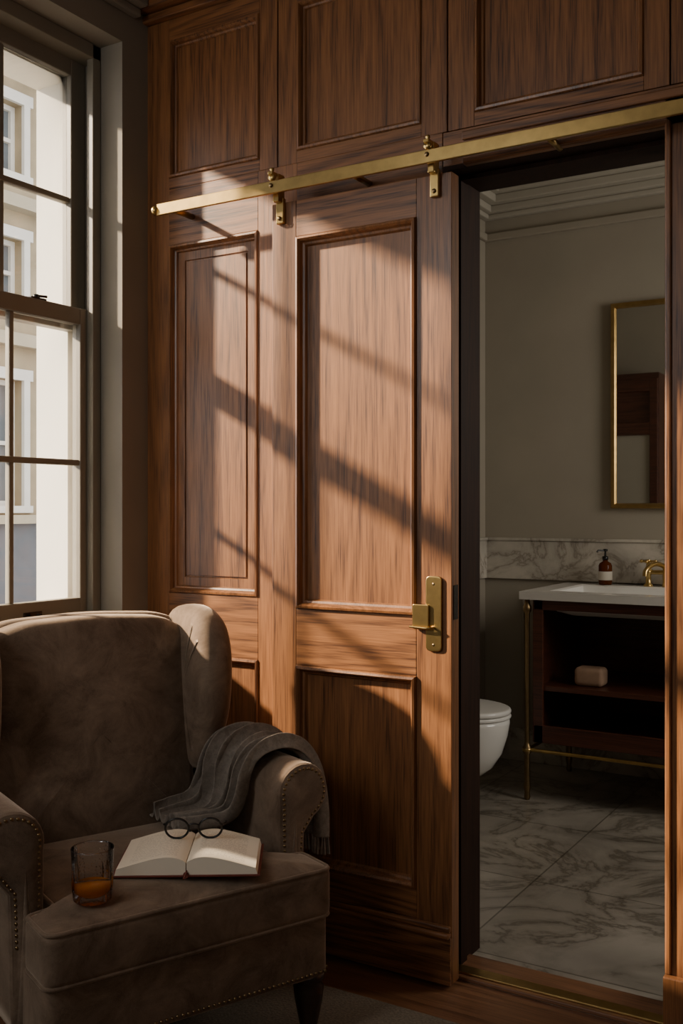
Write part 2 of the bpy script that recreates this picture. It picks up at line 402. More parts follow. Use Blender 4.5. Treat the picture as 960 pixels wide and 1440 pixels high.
boxes('baseboard_west', [(XW, XW+0.018, YS, YN-0.03, 0, 0.15), (XW, XW+0.012, YS, YN-0.03, 0.15, 0.17)], frame_m, None, 0.003)
boxes('baseboard_north', [(XW+0.02, -1.70, YN-0.018, YN, 0, 0.14), (XW+0.02, -1.70, YN-0.012, YN, 0.14, 0.165)], wood_h, None, 0.003)
df = empty('trim_2')
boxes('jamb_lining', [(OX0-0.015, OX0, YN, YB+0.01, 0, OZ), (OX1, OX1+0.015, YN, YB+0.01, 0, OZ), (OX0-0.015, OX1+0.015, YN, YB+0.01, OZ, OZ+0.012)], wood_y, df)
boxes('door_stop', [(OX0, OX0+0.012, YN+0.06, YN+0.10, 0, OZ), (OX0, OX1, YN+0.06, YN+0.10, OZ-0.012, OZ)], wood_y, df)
box('casing_right', OX1, -0.492, YN-0.022, YN, 0.0, OZ+0.085, wood_v, df, 0.003)
box('casing_right_bead', OX1+0.002, OX1+0.016, YN-0.030, YN-0.02, 0.155, OZ+0.012, wood_v, df, 0.004)
box('casing_right_backband', -0.515, -0.492, YN-0.034, YN-0.02, 0.155, OZ+0.085, wood_v, df, 0.004)
box('casing_head', OX0+0.055, -0.515, YN-0.022, YN, OZ, OZ+0.085, wood_h, df, 0.003)
box('casing_head_bead', OX0+0.055, OX1+0.01, YN-0.030, YN-0.02, OZ+0.002, OZ+0.016, wood_h, df, 0.004)
box('casing_head_backband', OX0+0.055, -0.515, YN-0.034, YN-0.02, OZ+0.062, OZ+0.085, wood_h, df, 0.004)
box('plinth_block', OX1-0.0, -0.484, YN-0.042, YN-0.022, 0, 0.155, wood_v, df, 0.004)
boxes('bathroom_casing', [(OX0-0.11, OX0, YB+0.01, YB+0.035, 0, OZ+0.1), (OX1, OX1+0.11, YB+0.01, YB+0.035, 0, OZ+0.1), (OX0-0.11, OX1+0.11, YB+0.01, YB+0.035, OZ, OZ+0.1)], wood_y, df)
th = empty('door_threshold')
box('wood_sill', OX0, OX1, YN-0.0, 0.20, 0.0, 0.012, floor_m, th, 0.003)
box('brass_strip', OX0, OX1, 0.075, 0.115, 0.012, 0.018, brass, th, 0.002)
lc = empty('mirror_backdrop')  # added out of view so the mirror reflects dark wood and a pale panel
box('backdrop_body', -1.99, -1.62, YB+0.02, YB+0.30, 0.0, 2.12, wood_dk, lc, 0.004)
boxes('backdrop_frame', [(-1.985, -1.935, YB+0.30, YB+0.32, 0.08, 2.08), (-1.675, -1.625, YB+0.30, YB+0.32, 0.08, 2.08), (-1.935, -1.675, YB+0.30, YB+0.32, 2.0, 2.08), (-1.935, -1.675, YB+0.30, YB+0.32, 0.08, 0.18), (-1.935, -1.675, YB+0.30, YB+0.32, 1.72, 1.80)], wood_dk, lc, 0.003)
box('backdrop_pale_panel', -1.935, -1.675, YB+0.301, YB+0.306, 0.18, 1.72, bathc_m, lc)

# ------------------------------------------------------------------ sliding door
DX0, DX1 = -1.687, -1.120
PX0, PX1 = -1.604, -1.222
d1 = empty('door_1')
def dst(x0, x1, z0, z1, n, m): return box(n, x0, x1, 0.0, 0.045, z0, z1, m, d1, 0.002)
dst(DX0, PX0, 0.012, 2.125, 'stile_left', wood_v); dst(PX1, DX1, 0.012, 2.125, 'stile_right', wood_v)
dst(PX0, PX1, 2.021, 2.125, 'top_rail', wood_h); dst(PX0, PX1, 0.806, 0.966, 'lock_rail', wood_h); dst(PX0, PX1, 0.012, 0.243, 'bottom_rail', wood_h)
DP = [(0, 0), (0.003, -0.009), (0.009, -0.011), (0.014, -0.004), (0.017, 0.008), (0.023, 0.010), (0.027, 0.019)]
wall_panel('upper_panel', PX0, PX1, 0.966, 2.021, 0.0, DP, wood_v, d1)
wall_panel('lower_panel', PX0, PX1, 0.243, 0.806, 0.0, DP, wood_v, d1)
box('panel_back', PX0, PX1, 0.022, 0.044, 0.2, 2.05, wood_v, d1)
box('kick_board', DX0, DX1, -0.010, 0.0, 0.012, 0.135, wood_h, d1, 0.002)
box('kick_mould_lower', DX0, DX1, -0.022, 0.0, 0.135, 0.150, wood_h, d1, 0.005)
box('kick_mould_upper', DX0, DX1, -0.014, 0.0, 0.150, 0.166, wood_h, d1, 0.005)
O = rounded([(-1.192, 0.876), (-1.146, 0.876), (-1.146, 1.073), (-1.192, 1.073)], 0.014)
pillow('escutcheon', O, -0.007, 0.0, 0.002, lambda a, b, h: (a, h, b), brass, d1)
O = rounded([(-1.228, 0.932), (-1.180, 0.932), (-1.180, 0.998), (-1.228, 0.998)], 0.006)
pillow('side_grip_plate', O, -0.014, -0.005, 0.002, lambda a, b, h: (a, h, b), brass, d1)
tube('thumb_lever', [(-1.168, -0.005, 0.938), (-1.168, -0.018, 0.938), (-1.185, -0.021, 0.937), (-1.232, -0.021, 0.939)], 0.0032, brass, d1)
spheres('screws', [(-1.169, -0.0065, 1.052), (-1.169, -0.0065, 0.893)], 0.0042, brass_dk, d1, 10, 6, (1, 0.4, 1))
box('edge_latch', DX1, DX1+0.002, 0.010, 0.035, 0.96, 1.05, black_m, d1)
rl = empty('sliding_door_rail')
RB, RT = 2.138, 2.173
box('flat_bar', -2.075, 0.35, -0.056, -0.046, RB, RT, brass, rl, 0.002)
box('bar_top_lip', -2.075, 0.35, -0.046, -0.040, RT-0.010, RT, brass, rl, 0.001)
o = lathe('end_finial', [(0, 0), (0.010, 0), (0.014, 0.006), (0.014, 0.014), (0.009, 0.02), (0, 0.022)], brass, (0, 0, 0), rl)
o.matrix_local = Matrix.Translation((-2.073, -0.051, 2.155)) @ Matrix.Rotation(-math.pi/2, 4, 'Y')
for k, xx in enumerate([-2.03, -1.40, -0.85, -0.25, 0.28]):
    o = lathe('standoff_%d' % (k+1), [(0, 0), (0.009, 0), (0.009, 0.108), (0, 0.108)], brass, (0, 0, 0), rl, 16)
    o.matrix_local = Matrix.Translation((xx, -0.047, 2.155)) @ Matrix.Rotation(-math.pi/2, 4, 'X')
for k, xx in enumerate([-1.652, -1.164]):
    h = 'hanger_%d_' % (k+1)
    box(h+'strap', xx-0.013, xx+0.013, -0.014, -0.0, 2.062, 2.135, brass, rl, 0.003)
    box(h+'neck', xx-0.010, xx+0.010, -0.034, -0.002, 2.120, 2.200, brass, rl, 0.003)
    box(h+'bridge', xx-0.008, xx+0.008, -0.062, -0.030, 2.190, 2.199, brass, rl, 0.002)
    o = lathe(h+'wheel', [(0, -0.006), (0.010, -0.006), (0.011, 0), (0.010, 0.006), (0, 0.006)], brass, (0, 0, 0), rl, 24)
    o.matrix_local = Matrix.Translation((xx, -0.051, 2.184)) @ Matrix.Rotation(math.pi/2, 4, 'X')
    lathe(h+'knob', [(0, 0), (0.005, 0), (0.004, 0.004), (0.007, 0.008), (0.006, 0.013), (0, 0.015)], brass, (xx, -0.051, 2.197), rl, 16)
    spheres(h+'bolts', [(xx, -0.015, 2.077), (xx, -0.057, 2.160)], 0.0065, brass_dk, rl, 10, 6, (1, 0.7, 1))

# ------------------------------------------------------------------ window
w = empty('window_1')
GY0, GY1 = -1.190, -0.118
def sash(tag, xa, xb, z0, z1, rb, rt, zm):
    L = [(xa, xb, RW0, GY0, z0, z1), (xa, xb, GY1, RW1-0.002, z0, z1), (xa, xb, GY0, GY1, z0, z0+rb), (xa, xb, GY0, GY1, z1-rt, z1)]
    boxes(tag+'_sash_frame', L, frame_m, w, 0.003)
    xm = (xa+xb)/2
    B = [(xm-0.014, xm+0.014, GY0, GY1, zm-0.009, zm+0.009)]
    for ym in (-0.380, -0.652, -0.922): B.append((xm-0.010, xm+0.010, ym-0.008, ym+0.008, z0+rb, z1-rt))
    boxes(tag+'_glazing_bars', B, frame_m, w, 0.003)
    box(tag+'_glass', xm-0.002, xm+0.002, GY0, GY1, z0+rb, z1-rt, pane_m, w)
sash('lower', -2.366, -2.330, 0.905, 1.872, 0.068, 0.050, 1.392)
sash('upper', -2.410, -2.370, 1.808, 2.66, 0.064, 0.055, 2.215)
boxes('box_frame', [(-2.330, -2.304, RW1-0.036, RW1-0.002, 0.905, 2.70), (-2.330, -2.304, RW0, RW0+0.036, 0.905, 2.70), (-2.40, -2.304, RW0, RW1-0.002, 2.655, 2.699)], frame_m, w, 0.002)
box('sill_board', -2.40, XW+0.02, RW0, RW1-0.001, 0.872, 0.905, frame_m, w, 0.004)
box('sash_lock_base', -2.362, -2.334, -0.31, -0.25, 1.872, 1.878, black_m, w, 0.002)
lathe('sash_lock_knob', [(0, 0), (0.010, 0), (0.008, 0.012), (0, 0.014)], black_m, (-2.348, -0.28, 1.876), w, 16)
tube('sash_lock_arm', [(-2.348, -0.28, 1.884), (-2.340, -0.245, 1.886)], 0.004, black_m, w)
box('sash_lift_plate', -2.331, -2.327, -0.345, -0.275, 0.918, 0.945, black_m, w, 0.002)
tube('sash_lift_hook', [(-2.328, -0.31, 0.925), (-2.308, -0.31, 0.922), (-2.300, -0.31, 0.938)], 0.009, black_m, w)

# exterior
ex = empty('terrace_house_facade')
FX = -16.0
zs = [(1.3, 3.8), (5.3, 6.6), (7.9, 9.3)]
ycs = [0.7+2.62*i for i in range(8)]
L = []
for a, b in ((-4, 1.3), (3.8, 5.3), (6.6, 7.9), (9.3, 10.4)): L.append((FX-0.5, FX, 0, 21, a, b))
for (a, b) in zs:
    prev = 0
    for yc in ycs + [None]:
        e = 21 if yc is None else yc-0.55
        L.append((FX-0.5, FX, prev, e, a, b)); prev = None if yc is None else yc+0.55
boxes('stone_wall', L, cream, ex)
boxes('string_courses', [(FX, FX+0.35, 0, 21, 0.95, 1.12), (FX, FX+0.25, 0, 21, 4.45, 4.7), (FX, FX+0.3, 0, 21, 7.15, 7.4), (FX, FX+0.6, 0, 21, 10.1, 10.5)], cream2, ex)
boxes('shopfront', [(FX, FX+0.15, 0, 21, -2.6, 0.95)], slate, ex)
L = []; G = []
for (a, b) in zs:
    for yc in ycs:
        G.append((FX-0.30, FX-0.28, yc-0.55, yc+0.55, a, b))
        m1, m2 = yc-0.45, yc+0.45
        for (p, q, r_, s_) in ((yc-0.55, m1, a, b), (m2, yc+0.55, a, b), (m1, m2, a, a+0.1), (m1, m2, b-0.1, b), (m1, m2, (a+b)/2-0.04, (a+b)/2+0.04)):
            L.append((FX-0.28, FX-0.2, p, q, r_, s_))
        L.append((FX-0.28, FX-0.22, yc-0.03, yc+0.03, a+0.1, (a+b)/2-0.04)); L.append((FX-0.28, FX-0.22, yc-0.03, yc+0.03, (a+b)/2+0.04, b-0.1))
        for (p, q, r_, s_) in ((yc-0.70, yc-0.55, a, b), (yc+0.55, yc+0.70, a, b), (yc-0.78, yc+0.78, b, b+0.22), (yc-0.78, yc+0.78, a-0.14, a)):
            L.append((FX, FX+0.08, p, q, r_, s_))
boxes('window_surrounds', L, white_fr, ex); boxes('window_glass', G, facwin, ex)
box('street_ground', -30, -2.54, -20, 30, -4.1, -4.0, road)

# ------------------------------------------------------------------ rug
rg = empty('wool_rug')
box('rug_pile', -1.95, 0.9, -2.7, -0.165, 0.0, 0.012, rug_m, rg, 0.004)
box('rug_binding', -1.956, 0.906, -2.706, -0.160, 0.0, 0.007, plain('rug_binding_tape', (0.09, 0.075, 0.06), 0.95, 0, 0.1, 80, 0.2), rg, 0.002)

# ------------------------------------------------------------------ armchair
CLOC = (-1.378, -0.704, 0.012); CROT = math.radians(66)
CH = empty('wingback_armchair', CLOC, CROT)
idm = lambda a, b, h: (a, b, h)
T = rounded([(-0.338, 0.0), (0.345, 0.0), (0.345, 0.135), (0.272, 0.150), (0.272, 0.575), (-0.272, 0.575), (-0.272, 0.150), (-0.338, 0.135)],
            [0.035, 0.035, 0.02, 0.02, 0.03, 0.03, 0.02, 0.02])
pillow('seat_cushion', T, 0.288, 0.404, 0.020, idm, velvet, CH, 0.0, 0.022, ctr=(0, 0.25))
tz = offset(T, 0.005)
tube('cushion_piping_top', [(p[0], p[1], 0.399) for p in tz], 0.0050, velvet, CH, True)
tube('cushion_piping_bottom', [(p[0], p[1], 0.294) for p in tz], 0.0050, velvet, CH, True)
Fm = rounded([(-0.334, 0.012), (0.340, 0.012), (0.340, 0.66), (-0.334, 0.66)], 0.03)
pillow('seat_frame', Fm, 0.150, 0.292, 0.010, idm, velvet, CH)
def arm_profile(sgn):
    pr = [(0.285, 0.16), (0.290, 0.30), (0.287, 0.46)]
    cx, cz_, r = 0.357, 0.540, 0.072
    for k in range(0, 19):
        a = math.radians(195-k*(195+62)/18); pr.append((cx+r*math.cos(a), cz_+r*math.sin(a)))
    pr += [(0.362, 0.44), (0.358, 0.30), (0.355, 0.16)]
    q = []
    for i in range(len(pr)):
        p = Vector(pr[i]); n = Vector(pr[(i+1) % len(pr)]); k = max(1, int((n-p).length/0.03))
        for j in range(k): q.append(tuple(p.lerp(n, j/k)))
    return [(sgn*a, b) for a, b in q]
for sgn, nm in ((1, 'arm_right'), (-1, 'arm_left')):
    P = arm_profile(sgn)
    pillow(nm, P, 0.150, 0.66, 0.014, lambda a, b, h: (a, h, b), velvet, CH, 0.006, 0.0, ctr=(sgn*0.33, 0.50))
    Q = [p for p in offset(P, 0.013) if p[1] > 0.30]
    pts = []; acc = 0; prev = None
    for p in Q:
        if prev is not None:
            d = (Vector(p)-Vector(prev)).length
            while acc + d >= 0.0125 and d > 0:
                f = (0.0125-acc)/d; prev = tuple(Vector(prev).lerp(Vector(p), f)); pts.append(prev); d = (Vector(p)-Vector(prev)).length; acc = 0
            acc += d
        prev = p
    pts = [p for p in pts if not (abs(p[0]) < 0.36 and abs(p[0]) > 0.30 and p[1] < 0.33)]
    spheres(nm+'_nailheads', [(p[0], 0.1515, p[1]) for p in pts], 0.0042, brass_dk, CH, 8, 5)
    t2 = offset(P, 0.006)
    tube(nm+'_piping', [(p[0], 0.156, p[1]) for p in t2 if p[1] > 0.20], 0.0035, velvet, CH)
rec = lambda a, b, h: (a, h + max(0, b-0.40)*0.10, b)
Bk = rounded([(-0.290, 0.36), (0.268, 0.36), (0.268, 0.90), (0.20, 0.945), (0.0, 0.958), (-0.20, 0.948), (-0.290, 0.91)], [0.03, 0.03, 0.03, 0.05, 0.08, 0.05, 0.03])
pillow('back_cushion', Bk, 0.535, 0.64, 0.035, rec, velvet, CH, 0.028, 0.0)
Bo = rounded([(-0.335, 0.16), (0.315, 0.16), (0.315, 0.90), (0.22, 0.950), (0.0, 0.962), (-0.23, 0.950), (-0.335, 0.90)], [0.02, 0.02, 0.03, 0.05, 0.08, 0.05, 0.03])
pillow('back_shell', Bo, 0.60, 0.665, 0.025, rec, velvet, CH, 0.0, 0.006)
Wg = [(0.675, 0.50), (0.50, 0.54), (0.492, 0.62), (0.462, 0.69), (0.450, 0.78), (0.452, 0.86), (0.480, 0.93), (0.540, 0.968), (0.62, 0.975), (0.705, 0.955)]
Wg = rounded(Wg, 0.05, 5)
for sgn, nm, ex_ in ((1, 'wing_right', 0.0), (-1, 'wing_left', 0.034)):
    pillow(nm, Wg, 0.238+ex_, 0.332+ex_, 0.040, (lambda s: (lambda a, b, h: (s*(h+0.02*max(0, 0.62-a)*4*0.5), a, b)))(sgn), velvet, CH, 0.006, 0.008)
pts = []
x = -0.325
while x < 0.331: pts.append((x, 0.0115, 0.163)); x += 0.0125
for s in (-1, 1):
    y = 0.03
    while y < 0.64: pts.append((s*0.3405 if s > 0 else -0.3345, y, 0.163)); y += 0.0125
spheres('frame_nailheads', pts, 0.0042, brass_dk, CH, 8, 5)
for k, (lx, ly) in enumerate([(-0.300, 0.050), (0.305, 0.050), (-0.27, 0.60), (0.27, 0.60)]):
    lathe('leg_%d' % (k+1), [(0, 0.155), (0.036, 0.155), (0.037, 0.140), (0.028, 0.132), (0.036, 0.120), (0.033, 0.09), (0.024, 0.045), (0.020, 0.028), (0.026, 0.022), (0.025, 0.004), (0.019, 0.0), (0, 0)], wood_leg, (lx, ly, 0), CH, 24)

TB = empty('wool_throw_blanket', CLOC, CROT)
path = [(0.110, 0.436), (0.160, 0.440), (0.215, 0.446), (0.252, 0.470), (0.272, 0.520), (0.279, 0.570), (0.298, 0.608), (0.332, 0.625), (0.367, 0.625), (0.403, 0.606), (0.429, 0.566), (0.436, 0.52), (0.436, 0.46), (0.432, 0.40)]
yf = [0.33, 0.300, 0.280, 0.270, 0.262, 0.252, 0.242, 0.235, 0.230, 0.228, 0.225, 0.215, 0.205, 0.200]
yb = [0.50, 0.515, 0.520, 0.520, 0.515, 0.505, 0.495, 0.485, 0.475, 0.46, 0.44, 0.42, 0.40, 0.39]
def interp(arr, t):
    n = len(arr)-1; f = t*n; i = min(int(f), n-1); u = f-i
    g = lambda k: Vector(arr[max(0, min(n, k))]) if hasattr(arr[0], '__len__') else arr[max(0, min(n, k))]
    p0, p1, p2, p3 = g(i-1), g(i), g(i+1), g(i+2)
    return p1 + (p2-p0)*0.5*u + (p0*2-p1*5+p2*4-p3)*0.5*u*u + (p1*3-p0-p2*3+p3)*0.5*u**3
NU, NV = 100, 200
V, F = [], []
for i in range(NU+1):
    t = i/NU; p = interp(path, t); q = interp(path, min(1, t+0.01)); q0 = interp(path, max(0, t-0.01))
    d = (q-q0).normalized(); n = Vector((-d.y, d.x))
    a = interp(yf, t); b = interp(yb, t)
    for j in range(NV+1):
        v = j/NV
        ph = 6.2*v + 0.35*math.sin(2.2*t+4*v) + 0.20*math.sin(6*t+1)
        f = (0.5-0.5*math.cos(2*math.pi*ph))**1.2
        sh = math.sin(2*math.pi*ph)
        off = 0.002 + (0.033+0.009*math.sin(9*v+3*t))*f
        V.append((p.x+n.x*off, a+(b-a)*v+0.004*math.sin(9*t+20*v)+0.008*sh, p.y+n.y*off))
for i in range(NU):
    for j in range(NV):
        A = i*(NV+1)+j; F.append((A, A+1, A+NV+2, A+NV+1))
o = mk('draped_wool', V, F, knit, TB, True)
m_ = o.modifiers.new('thick', 'SOLIDIFY'); m_.thickness = 0.003; m_.offset = 0
bm = bmesh.new()
for j in range(0, NV+1, 5):
    e = Vector(V[NU*(NV+1)+j])
    mtx = Matrix.Translation(e+Vector((random.uniform(-.004, .004), 0, -0.02))) @ Matrix.Rotation(random.uniform(-.15, .15), 4, 'X')
    bmesh.ops.create_cone(bm, segments=6, radius1=0.0035, radius2=0.002, depth=0.045, cap_ends=True, matrix=mtx)
me = bpy.data.meshes.new('fringe'); bm.to_mesh(me); bm.free(); me.materials.append(knit); link(bpy.data.objects.new('fringe', me), TB)

# ------------------------------------------------------------------ book, spectacles, whisky
SZ = 0.012+0.426
BK = empty('open_book', (-1.506, -0.583, SZ+0.001), math.radians(31.1+2))
HW, HD = 0.160, 0.104
def leafz(u, s):
    return 0.008 + 0.034*math.sin(math.pi*min(1, (u*0.86+0.07))**0.55)*(1-0.10*u) + 0.006*u
for s, nm in ((-1, 'pages_left'), (1, 'pages_right')):
    V, F = [], []; n = 24
    for i in range(n+1):
        u = i/n; x = s*(0.001+u*(HW-0.008)); z = leafz(u, s)
        for (yy) in (-HD+0.004, HD-0.004): V += [(x, yy, z), (x + s*0.004*u, yy, 0.004)]
    for i in range(n):
        a = 4*i; b = a+4
        F += [(a, a+2, b+2, b), (a+1, b+1, b+3, a+3), (a, b, b+1, a+1), (a+2, a+3, b+3, b+2)]
    F += [(0, 1, 3, 2), (4*n, 4*n+2, 4*n+3, 4*n+1)]
    mk(nm, V, F, page_m, BK, False, True)
box('cover_left', -HW-0.003, -0.006, -HD, HD, 0.0, 0.004, cover_m, BK, 0.001)
box('cover_right', 0.006, HW+0.003, -HD, HD, 0.0, 0.004, cover_m, BK, 0.001)
tube('spine', [(0, -HD, 0.004), (0, HD, 0.004)], 0.0065, cover_m, BK)
tube('ribbon', [(0.002, -HD+0.01, 0.014), (0.001, -HD-0.006, 0.010), (-0.003, -HD-0.02, 0.003)], 0.0016, cover_m, BK)

SP = empty('reading_glasses', (-1.517, -0.560, SZ+0.043), math.radians(31.1+3))
R_ = 0.0255; zc = R_*0.92+0.002; sep = 0.0385
tilt = 0.10
for s, nm in ((-1, 'rim_left'), (1, 'rim_right')):
    pts = [(s*sep+R_*1.05*math.cos(a), -tilt*R_*math.sin(a), zc+R_*0.92*math.sin(a)) for a in [2*math.pi*k/40 for k in range(40)]]
    tube(nm, pts, 0.0026, black_m, SP, True)
    V = [(s*sep, 0, zc)] + pts; F = [(0, k+1, (k+1) % 40+1) for k in range(40)]
    mk('lens_'+nm[4:], V, F, pane_m, SP)
tube('bridge', bez((-sep+R_*1.0, 0, zc+0.006), (0, -0.003, zc+0.015), (sep-R_*1.0, 0, zc+0.006)), 0.0022, black_m, SP)
for s in (-1, 1):
    x0 = s*(sep+R_*1.05)
    tube('temple_%d' % (1 if s < 0 else 2), [(x0, 0, zc+0.008), (x0+s*0.004, 0.004, zc+0.009), (x0+s*0.005, 0.04, zc+0.0), (x0+s*0.004, 0.085, zc-0.010), (x0+s*0.002, 0.115, zc-0.022)], 0.002, black_m, SP)
tube('nose_pads', [(-0.009, -0.002, zc-0.002), (-0.008, -0.004, zc-0.007)], 0.0016, black_m, SP)

GL = empty('whisky_tumbler', (-1.546, -0.855, SZ-0.006))
def cut(t, r, z):
    if r < 0.03 or z < 0.002: return 1.0
    k = max(0.0, 1-abs(z-0.035)/0.035) if z < 0.07 else 0.0
    return 1.0 + 0.05*k*abs(math.sin(9*t))
o = lathe('glass_body', [(0, 0), (0.036, 0), (0.039, 0.003), (0.0400, 0.015), (0.0408, 0.03), (0.0418, 0.045), (0.0425, 0.07), (0.0445, 0.108), (0.0440, 0.1095), (0.0425, 0.108)], crystal, (0, 0, 0), GL, 54, False, cut, False)
lathe('glass_inner', [(0.0425, 0.108), (0.0375, 0.020), (0.030, 0.013), (0, 0.012)], crystal_in, (0, 0, 0), GL, 64)
lathe('rim', [(0.0422, 0.1075), (0.0434, 0.1100), (0.0450, 0.1075), (0.0434, 0.1065)], crystal, (0, 0, 0), GL, 64, True)
lathe('whisky', [(0, 0.0125), (0.0298, 0.0135), (0.0368, 0.0205), (0.0376, 0.034), (0, 0.034)], whisky, (0, 0, 0), GL, 64)

# ------------------------------------------------------------------ bathroom
BX0, BX1, BY1, BC = -2.04, 0.75, 2.38, 2.86
box('floor_bathroom', BX0-0.1, BX1+0.1, YN, BY1+0.1, -0.12, 0.0, marble_floor)
box('ceiling_bathroom', BX0-0.1, BX1+0.1, YB, BY1+0.1, BC, BC+0.08, bathc_m)
box('wall_bathroom_back', BX0-0.1, BX1+0.1, BY1, BY1+0.1, 0, BC, bath_m)
box('wall_bathroom_left', BX0-0.1, BX0, YB+0.01, BY1, 0, BC, bath_m)
box('wall_bathroom_right', BX1, BX1+0.1, YB+0.01, BY1, 0, BC, bath_m)
def cornice(name, steps, mat):
    L = []
    for (d, z0, z1) in steps:
        L.append((BX0, BX1, BY1-d, BY1, z0, z1)); L.append((BX0, BX0+d, YB+0.01, BY1-d, z0, z1))
    return boxes(name, L, mat, None, 0.006)
cornice('trim_3', [(0.024, 2.595, 2.632)], bath_m)
cornice('trim_6', [(0.035, 2.70, 2.725), (0.060, 2.725, 2.76), (0.10, 2.76, 2.80), (0.13, 2.80, 2.825), (0.17, 2.825, BC)], bathc_m)
md = empty('trim_4')
boxes('marble_dado_band', [(BX0, BX1, BY1-0.018, BY1, 0.90, 1.090), (BX0, BX0+0.018, YB+0.01, BY1-0.018, 0.90, 1.090)], marble_wall, md, 0.002)
boxes('marble_dado_cap', [(BX0, BX1, BY1-0.026, BY1, 1.090, 1.105), (BX0, BX0+0.026, YB+0.01, BY1-0.026, 1.090, 1.105)], marble_wall, md, 0.003)
boxes('baseboard_bathroom', [(BX0, BX1, BY1-0.018, BY1, 0, 0.16), (BX0, BX0+0.018, YB+0.01, BY1-0.018, 0, 0.16)], marble_wall, None, 0.003)
boxes('trim_5', [(BX0+0.2, BX0+0.21, BY1-0.010, BY1, 0.25, 0.82), (BX0+0.42, BX0+0.43, BY1-0.010, BY1, 0.25, 0.82), (BX0+0.2, BX0+0.43, BY1-0.010, BY1, 0.82, 0.83), (BX0+0.2, BX0+0.43, BY1-0.010, BY1, 0.24, 0.25)], bath_m, None, 0.003)

mr = empty('wall_mirror')
mp_ = lambda a, b, d: (a, BY1-0.002+d, b)
loops('brass_frame', -1.392, -0.80, 1.250, 2.213, [(0, 0), (0, -0.030), (0.004, -0.034), (0.018, -0.032), (0.023, -0.020), (0.025, -0.012)], mp_, brass_fr, mr, False)
loops('mirror_glass', -1.372, -0.82, 1.270, 2.193, [(0, -0.014)], mp_, mirror_m, mr, True)

va = empty('vanity_washstand')
VX0, VX1, VY0, VY1, VT = -1.603, -0.62, 1.72, 2.355, 0.895
loops('marble_top_basin', VX0, VX1, VY0, VY1, [(0, -0.034), (0, 0), (0.10, 0), (0.112, -0.006), (0.125, -0.09), (0.18, -0.11)], lambda a, b, d: (a, b, VT+d), porcelain, va)
box('top_edge_slab', VX0+0.002, VX1-0.002, VY0+0.002, VY0+0.09, VT-0.034, VT-0.004, porcelain, va)
CX0, CX1, CY0, CY1, CZ0, CZ1 = -1.548, -0.68, 1.760, 2.33, 0.250, 0.862
boxes('carcass', [(CX0, CX0+0.02, CY0, CY1, CZ0, CZ1), (CX1-0.02, CX1, CY0, CY1, CZ0, CZ1), (CX0, CX1, CY1-0.012, CY1, CZ0, CZ1), (CX0, CX1, CY0, CY1, CZ0, CZ0+0.05)], wood_dk, va, 0.002)
boxes('face_frame', [(CX0-0.004, CX0+0.042, CY0-0.014, CY0, CZ0, CZ1), (CX1-0.042, CX1+0.004, CY0-0.014, CY0, CZ0, CZ1), (CX0, CX1, CY0-0.014, CY0, CZ1-0.045, CZ1), (CX0, CX1, CY0-0.014, CY0, CZ0, CZ0+0.075)], wood_dk, va, 0.003)
box('shelf', CX0+0.02, CX1-0.02, CY0+0.005, CY1-0.012, 0.470, 0.492, wood_dk, va, 0.002)
post = [(0, 0.0), (0.010, 0.0), (0.014, 0.012), (0.011, 0.03), (0.016, 0.06), (0.013, 0.075), (0.013, 0.195), (0.020, 0.205), (0.020, 0.225), (0.013, 0.235), (0.011, 0.25), (0.011, 0.80), (0.018, 0.81), (0.018, 0.83), (0.012, 0.84), (0.012, 0.861), (0, 0.861)]
for k, (px, py) in enumerate([(-1.577, 1.748), (-0.648, 1.748), (-1.577, 2.30), (-0.648, 2.30)]):
    lathe('post_%d' % (k+1), post, brass_dk, (px, py, 0), va, 20)
    spheres('post_collar_%d' % (k+1), [(px, py, 0.215)], 0.022, brass, va, 16, 10, (1, 1, 0.7))
tube('stretcher_front', [(-1.577, 1.748, 0.215), (-0.648, 1.748, 0.215)], 0.008, brass, va)
tube('stretcher_side', [(-1.577, 1.748, 0.215), (-1.577, 2.30, 0.215)], 0.008, brass, va)
tube('stretcher_side_2', [(-0.648, 1.748, 0.215), (-0.648, 2.30, 0.215)], 0.008, brass, va)
sbar = empty('soap_bar')
O = rounded([(-1.400, 1.83), (-1.275, 1.83), (-1.275, 1.92), (-1.400, 1.92)], 0.02)
pillow('soap_block', O, 0.4925, 0.572, 0.020, idm, soap_m, sbar)

fc = empty('bridge_faucet')
FY = 2.285; fx = -1.120
for s in (-1, 1):
    xx = fx+s*0.080
    lathe('valve_%d' % (1 if s < 0 else 2), [(0, 0), (0.022, 0), (0.020, 0.008), (0.012, 0.014), (0.012, 0.05), (0.017, 0.056), (0.017, 0.075), (0.010, 0.082), (0.008, 0.115), (0.012, 0.120), (0, 0.124)], brass, (xx, FY, VT), fc, 24)
    tube('cross_a_%d' % (s+2), [(xx-0.030, FY, VT+0.114), (xx+0.030, FY, VT+0.114)], 0.0055, brass, fc)
    tube('cross_b_%d' % (s+2), [(xx, FY-0.030, VT+0.114), (xx, FY+0.030, VT+0.114)], 0.0055, brass, fc)
    spheres('cross_ends_%d' % (s+2), [(xx-0.032, FY, VT+0.114), (xx+0.032, FY, VT+0.114), (xx, FY-0.032, VT+0.114)], 0.008, brass, fc, 12, 8)
tube('bridge_bar', [(fx-0.080, FY, VT+0.065), (fx+0.080, FY, VT+0.065)], 0.010, brass, fc)
lathe('spout_base', [(0, 0.0), (0.020, 0.0), (0.016, 0.02), (0.016, 0.082), (0.013, 0.09), (0.012, 0.10), (0, 0.10)], brass, (fx, FY, VT), fc, 24)
tube('spout', bez((fx, FY, VT+0.085), (fx-0.03, FY-0.10, VT+0.135), (fx-0.055, FY-0.15, VT+0.075), 12) + [(fx-0.056, FY-0.152, VT+0.055)], 0.011, brass, fc)

